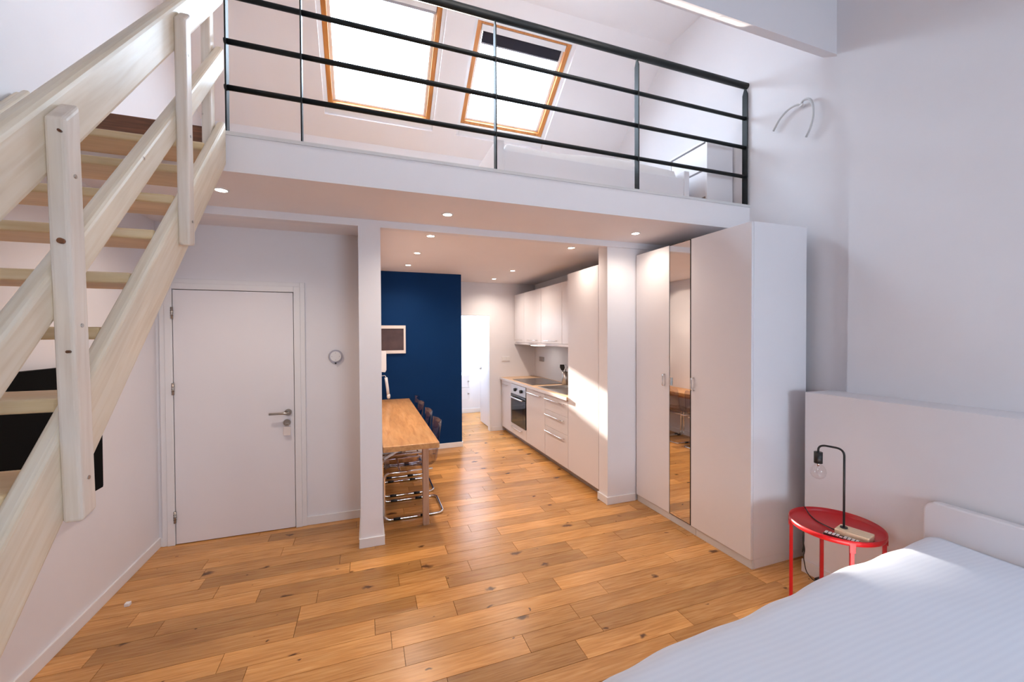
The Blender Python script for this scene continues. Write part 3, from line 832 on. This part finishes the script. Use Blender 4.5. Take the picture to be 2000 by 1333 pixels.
# utensil pot
up = thing('utensil_pot', 'steel utensil pot standing between hob and sink', 'pot', (2.66, 5.125, .90))
MB().lathe([(0, .9005), (.055, .9005), (.055, 1.08), (.052, 1.08), (.052, .906), (0, .906)], (2.66, 5.125), 28).build('pot', 'steel', up)
def utensil(label, foot, tip, head):
    o = thing('kitchen_utensil', label, 'utensil', foot)
    foot = Vector(foot); tip = Vector(tip)
    MB().tube([foot, tip], .006, 8).build('handle', 'black', o)
    d = (tip-foot).normalized()
    side = Vector((.75, -.66, 0))
    if head == 'spatula':
        nrm = d.cross(side).normalized()*.003
        a = [tip-side*.018, tip+side*.018, tip+side*.036+d*.045, tip+side*.03+d*.085, tip-side*.03+d*.085, tip-side*.036+d*.045]
        vs = [q+nrm for q in a]+[q-nrm for q in a]; n = len(a)
        MB().add(vs, [tuple(range(n)), tuple(range(n, 2*n))[::-1]]+[(i, (i+1) % n, n+(i+1) % n, n+i) for i in range(n)]).build('blade', 'black', o)
    elif head == 'spoon':
        vs = []; m = MB()
        c = tip+d*.03
        for i in range(7):
            ph_ = math.pi*i/6
            for j in range(12):
                t = 2*math.pi*j/12
                vs.append(c - d*math.cos(ph_)*.034 + (side*math.cos(t)*.024+d.cross(side)*math.sin(t)*.008)*math.sin(ph_))
        fs = [(i*12+j, i*12+(j+1) % 12, (i+1)*12+(j+1) % 12, (i+1)*12+j) for i in range(6) for j in range(12)]
        m.add(vs, fs, True); m.build('bowl', 'black', o)
    else:
        m = MB()
        for k in range(3):
            pa = side*math.cos(k*math.pi/3)+d.cross(side)*math.sin(k*math.pi/3)
            m.tube([tip, tip+d*.03+pa*.02, tip+d*.06+pa*.022, tip+d*.085, tip+d*.06-pa*.022, tip+d*.03-pa*.02, tip], .0016, 6)
        m.build('wires', 'chrome', o)
utensil('black spatula leaning left in the utensil pot', (2.640, 5.140, .914), (2.616, 5.134, 1.10), 'spatula')
utensil('black serving spoon leaning right in the utensil pot', (2.680, 5.105, .914), (2.698, 5.098, 1.115), 'spoon')
utensil('wire whisk standing at the back of the utensil pot', (2.672, 5.150, .914), (2.676, 5.160, 1.10), 'whisk')

# wall cabinets
XU = 2.37
def wall_unit(label, y0, y1, hy=None):
    o = thing('wall_cabinet', label, 'cabinet', (2.56, (y0+y1)/2, 1.485), 'wall cabinets over the worktop')
    box('body', 'body', o, XU+.0195, 2.749, y0+.0005, y1-.0005, 1.485, 2.28)
    d = front(o, 'door', y0, y1, 1.488, 2.28, XU, 'kit')
    if hy: bar_handle(d, hy[0], hy[1], XU, 1.525)
    return o
wall_unit('white wall cabinet next to the bathroom wall', 6.0, 6.44, (6.06, 6.38))
wall_unit('white wall cabinet above the hob', 5.33, 6.0, (5.46, 5.82))
wall_unit('white wall cabinet above the utensil pot', 4.67, 5.33, (4.80, 5.20))
wall_unit('white wall cabinet half hidden behind the tall cabinet', 4.052, 4.67)
lr = box('cabinet_rail', 'kit', None, XU, XU+.016, 4.052, 6.44, 1.452, 1.4845, .002)
tag(lr, 'white valance strip along the underside of wall cabinets', 'valance')
hd_ = thing('cooker_hood', 'slim built-in cooker hood with lit lamp under wall cabinet', 'hood', (2.55, 5.66, 1.46))
box('panel', 'steel', hd_, 2.395, 2.74, 5.34, 5.99, 1.448, 1.4845, .002)
box('lamp', 'hoodlamp', hd_, 2.405, 2.52, 5.52, 5.80, 1.440, 1.448)
bl_ = box('cabinet_lamp', 'black', None, 2.40, 2.46, 4.50, 4.66, 1.466, 1.4845, .003)
tag(bl_, 'small black fitting under the wall cabinet by the tall cabinet', 'fitting')
# sockets
sck = thing('wall_socket', 'grey double socket on the kitchen wall above the hob', 'socket', (2.745, 6.15, 1.2))
box('plate', 'nickel', sck, 2.738, 2.75, 6.06, 6.24, 1.165, 1.24, .003)
for q in (6.105, 6.195): MB().cyl((2.738, q, 1.2025), (2.736, q, 1.2025), .022, n=18).build('outlet', 'greyp', sck)
sw = thing('wall_switch', 'pale switch plate on the wall right of bathroom doorway', 'switch', (2.21, YBATH, 1.2))
box('plate', 'plastic', sw, 2.14, 2.285, YBATH-.01, YBATH, 1.165, 1.245, .003)
box('rocker', 'plastic', sw, 2.15, 2.21, YBATH-.014, YBATH-.01, 1.175, 1.235, .002); box('rocker', 'plastic', sw, 2.215, 2.275, YBATH-.014, YBATH-.01, 1.175, 1.235, .002)

# bathroom doorway: jamb and open leaf
dj = sthing('door_2', 'open white bathroom door with frame beyond the kitchen', 'door', (1.9, YBATH, 0))
box('door_frame', 'trim', dj, 1.925, 1.9545, YBATH-.008, YBATH+.105, 0, 1.9545, .002)
box('door_frame', 'trim', dj, 1.2205, 1.25, YBATH-.008, YBATH+.105, 0, 1.9545, .002)
box('door_frame', 'trim', dj, 1.25, 1.925, YBATH-.008, YBATH+.105, 1.93, 1.9545, .002)
lf = box('door_leaf', 'lac', dj, 1.985, 2.02, YBATH+.115, YBATH+.80, .01, 1.92, .002)
MB().cyl((1.985, YBATH+.73, 1.0), (1.955, YBATH+.73, 1.0), .02, n=14).build('handle', 'nickel', lf)
# bathroom furniture
va = thing('bathroom_vanity', 'white wall-hung vanity with two knobs inside the bathroom', 'vanity', (1.5, 7.75, .38))
box('body', 'lac', va, 1.20, 1.825, 7.45, 8.13, .39, .86, .003)
for z0, z1 in ((.395, .62), (.625, .855)):
    d = box('drawer', 'lac', va, 1.2, 1.825, 7.43, 7.449, z0, z1, .002)
    MB().lathe([(0, 0), (.010, 0), (.014, .012), (.010, .022), (0, .024)], (0, 0), 16)
    MB().cyl((1.80, 7.43, (z0+z1)/2), (1.80, 7.405, (z0+z1)/2), .012, .015, n=14).build('knob', 'nickel', d)
bc = thing('bathroom_cabinet', 'white floor cabinet at the right of the bathroom', 'cabinet', (2.5, 7.9, 0))
box('body', 'lac', bc, 2.30, 2.749, 7.62, 8.13, .06, 1.85, .003)
box('door', 'lac', bc, 2.28, 2.299, 7.625, 8.125, .065, 1.845, .002)
box('plinth', 'plinth', bc, 2.33, 2.74, 7.65, 8.13, 0, .06)

# ------------------------------------------------------------------ wardrobe
XW = 2.437
wd = thing('wardrobe', 'tall white wardrobe with narrow mirror door under the loft edge', 'wardrobe', (2.7, 2.63, 0))
Y0, Y1, YM0, YM1 = 2.005, 3.235, 2.545, 2.785
box('body', 'lac', wd, XW+.021, 2.97, Y0, Y1, .062, 2.362, .002)
box('plinth', 'plinthw', wd, XW+.012, XW+.03, Y0+.001, 2.50, 0, .062, .001); box('plinth', 'plinthw', wd, XW+.012, XW+.03, 2.503, Y1-.001, 0, .062, .001)
box('plinth', 'lac', wd, XW+.03, 2.97, Y0, Y0+.018, 0, .062)
da = box('door', 'lac', wd, XW, XW+.019, Y0, YM0-.003, .064, 2.361, .002)
dc = box('door', 'lac', wd, XW, XW+.019, YM1+.003, Y1, .064, 2.361, .002)
dm = box('mirror_door', 'iron', wd, XW+.001, XW+.019, YM0, YM1, .064, 2.361)
box('mirror', 'mirror', dm, XW-.001, XW+.001, YM0+.006, YM1-.006, .07, 2.355)
def pull(p, y, z=1.208):
    return MB().tube(fillet([(XW, y, z-.048), (XW-.024, y, z-.048), (XW-.024, y, z+.048), (XW, y, z+.048)], .01), .006, 8).build('handle', 'chrome', p)
pull(da, 2.515); pull(dc, 2.845); 
kb = box('handle', 'steel', dm, XW-.012, XW-.001, YM1-.03, YM1-.008, 1.17, 1.235, .002)

# ------------------------------------------------------------------ bed
bd = thing('bed', 'white bed with pale striped duvet in the right foreground', 'bed', (1.7, .45, 0))
# headboard with rounded top corners
hy0, hy1, hz0, hz1, rr = -.30, 1.225, .12, .745, .05
poly = [(hy0, hz0), (hy1, hz0)] + [(hy1-rr+rr*math.cos(t), hz1-rr+rr*math.sin(t)) for t in [i*math.pi/12 for i in range(7)]] + [(hy0+rr-rr*math.sin(t), hz1-rr+rr*math.cos(t)) for t in [i*math.pi/12 for i in range(7)]]
MB().prism(poly, 0, 2.69, 2.742).build('headboard', 'lac', bd, .008, 3)
for lx, ly in ((.75, .95), (.75, -.12), (2.71, 1.17), (2.71, -.25)):
    box('leg', 'lac', bd, lx-.03 if lx < 2 else 2.692, lx+.03 if lx < 2 else 2.740, ly-.03, ly+.03, 0, .2 if lx < 2 else .13, .003)
box('side_rail', 'lac', bd, .72, 2.69, .985, 1.01, .15, .28, .003); box('side_rail', 'lac', bd, .72, 2.69, -.18, -.155, .15, .28, .003)
box('end_rail', 'lac', bd, .70, .725, -.18, 1.01, .15, .28, .003)
box('mattress', 'sheet', bd, .73, 2.69, -.15, .98, .22, .46, .03)
# duvet: draped grid, its far edge runs closer to the camera towards the foot
def duvet():
    rnd = random.Random(11)
    wv = [(rnd.uniform(-5, 5), rnd.uniform(-7, 7), rnd.uniform(0, 6), rnd.uniform(.3, 1)) for _ in range(8)]
    nx, ny = 90, 70; vs = []; fs = []
    def prof(e, Rr, drop):
        # e = arc distance in from the hem; returns inset and height drop
        if e < drop: return 0.0, Rr + (drop-e)
        a = min((e-drop)/(Rr*math.pi/2), 1)*math.pi/2
        return Rr*(1-math.cos(a)) if a < math.pi/2 else Rr + (e-drop-Rr*math.pi/2), Rr*(1-math.sin(a))
    Rr, drop = .09, .17
    Lx, Ly = 2.03+drop+Rr*.57, 1.46+2*(drop+Rr*.57)
    for j in range(ny+1):
        for i in range(nx+1):
            ex = Lx*i/nx; ey = Ly*j/ny
            inx, dx_ = prof(ex, Rr, drop)
            if ey < Ly/2: iny, dy_ = prof(ey, Rr, drop); sgn = -1
            else: iny, dy_ = prof(Ly-ey, Rr, drop); sgn = 1
            x = .635 + inx
            u = (x-.635)/2.05
            yfar = 1.075 + .155*u + .006*math.sin(7*x+1) + .003*math.sin(23*x)
            ynear = -.33
            yy = ynear+iny if sgn < 0 else yfar-iny
            h = sum(a*math.sin(p*x+q*yy+r) for p, q, r, a in wv)/5*.010
            h += .004*math.sin(14*x+6*yy)*math.exp(-((yy-1.0)/.3)**2)
            zz = .575 + .02*math.sin(1.6*u*math.pi/2) - max(dx_, dy_) - .35*min(dx_, dy_) + h
            vs.append((x - (.012*math.sin(13*yy) if dx_ > Rr else 0), yy + (.012*math.sin(11*x) if dy_ > Rr else 0)*sgn, max(zz, .24)))
    for j in range(ny):
        for i in range(nx):
            a = j*(nx+1)+i; fs.append((a, a+1, a+nx+2, a+nx+1))
    o = MB().add(vs, fs, True).build('duvet', 'duvet', bd)
    md = o.modifiers.new('thick', 'SOLIDIFY'); md.thickness = .02; md.offset = -1
duvet()

# ------------------------------------------------------------------ red side table, lamp, remote
CT = (2.50, 1.52)
rt = thing('side_table', 'round red metal tray table beside the bed', 'side table', (CT[0], CT[1], 0))
MB().lathe([(0, .492), (.205, .492), (.216, .497), (.2195, .505), (.2195, .525), (.2165, .525), (.2165, .507), (.209, .499), (0, .499)], CT, 64).build('tray', 'red', rt)
for a in (50, 125, 230, 305):
    ca, sa = math.cos(R(a)), math.sin(R(a))
    px_, py_ = CT[0]+.207*ca, CT[1]+.207*sa
    T = Matrix.Translation((px_, py_, 0)) @ Matrix.Rotation(R(a), 4, 'Z')
    m = MB(); m.T = T
    m.box(-.009, .009, -.009, .009, 0, .470)
    lg = m.build('leg', 'red', rt, .002)
    m = MB(); m.T = T; m.box(.0095, .0135, -.013, .013, .462, .516); m.box(-.009, .0095, -.009, .009, .470, .4915); m.build('clip', 'red', lg, .001)
lp = thing('table_lamp', 'black bent-tube lamp with bare bulb on the red table', 'lamp', (2.46, 1.44, .50))
ax = Vector((-.247, .969, 0)); sd = Vector((.969, .247, 0))
cb = Vector((2.455, 1.451, 0)) - ax*.045
T = Matrix(((sd.x, ax.x, 0, cb.x), (sd.y, ax.y, 0, cb.y), (0, 0, 1, 0), (0, 0, 0, 1)))
m = MB(); m.T = T; m.box(-.046, .046, -.074, .074, .4995, .535); m.build('base', 'ash', lp, .004, 3)
P0 = Vector((2.455, 1.451, 0))
def LP(t, z): return P0 + ax*t + Vector((0, 0, z))
MB().tube(fillet([LP(0, .54), LP(0, .968), LP(.12, .968), LP(.12, .90)], .04, 8), .0055, 10).build('stem', 'black', lp)
MB().cyl(LP(0, .535), LP(0, .541), .017, n=20).build('foot_plate', 'black', lp)
so = MB().cyl(LP(.12, .925), LP(.12, .862), .021, n=24).build('socket', 'black', lp)
bc_ = LP(.12, 0)
bulb_prof = [(.013, .866), (.015, .856), (.027, .845), (.036, .828), (.0385, .812), (.036, .795), (.027, .781), (.014, .773), (0, .771)]
MB().lathe(bulb_prof, (bc_.x, bc_.y), 28).build('bulb', 'bulb', lp)
fl = MB(); fl.tube([LP(.12, .862), LP(.115, .835), LP(.12, .815), LP(.125, .835), LP(.12, .862)], .0012, 6); fl.cyl(LP(.12, .866), LP(.12, .845), .006, n=10); fl.build('filament', 'chrome', lp)
cord = [LP(.03, .505), (2.47, 1.60, .503), (2.53, 1.69, .503), (2.565, 1.74, .530), (2.572, 1.752, .50), (2.575, 1.752, .42), (2.585, 1.75, .40), (2.570, 1.75, .30), (2.590, 1.75, .24), (2.575, 1.75, .20), (2.60, 1.75, .10), (2.66, 1.745, .03), (2.70, 1.735, .02)]
MB().tube(fillet(cord, .03), .003, 6).build('cord', 'black', lp)
cl = MB()
for s in (-1, 1):
    cl.tube([(2.578+s*.014*math.sin(i*math.pi/8), 1.752+.006*s, .42-.025*i) for i in range(9)], .003, 6)
cl.build('cord_bundle', 'black', lp)
box('plug', 'black', lp, 2.69, 2.735, 1.70, 1.76, .001, .035, .006)

rm = thing('remote_control', 'slim black remote with pale buttons lying on the red table', 'remote', (2.37, 1.42, .50))
d = Vector((.30, -.954, 0)); s = Vector((.954, .30, 0)); c = Vector((2.378, 1.417, 0))
T = Matrix(((d.x, s.x, 0, c.x), (d.y, s.y, 0, c.y), (0, 0, 1, 0), (0, 0, 0, 1)))
m = MB(); m.T = T; m.box(-.076, .076, -.019, .019, .4995, .516); m.build('case', 'black', rm, .004, 3)
for i in range(9):
    for k in (-.009, .009):
        if i == 4 and k > 0: continue
        m = MB(); m.T = T; x = -.066+i*.0165; m.box(x-.006, x+.006, k-.006, k+.006, .516, .519); m.build('button', 'plastic', rm, .001)
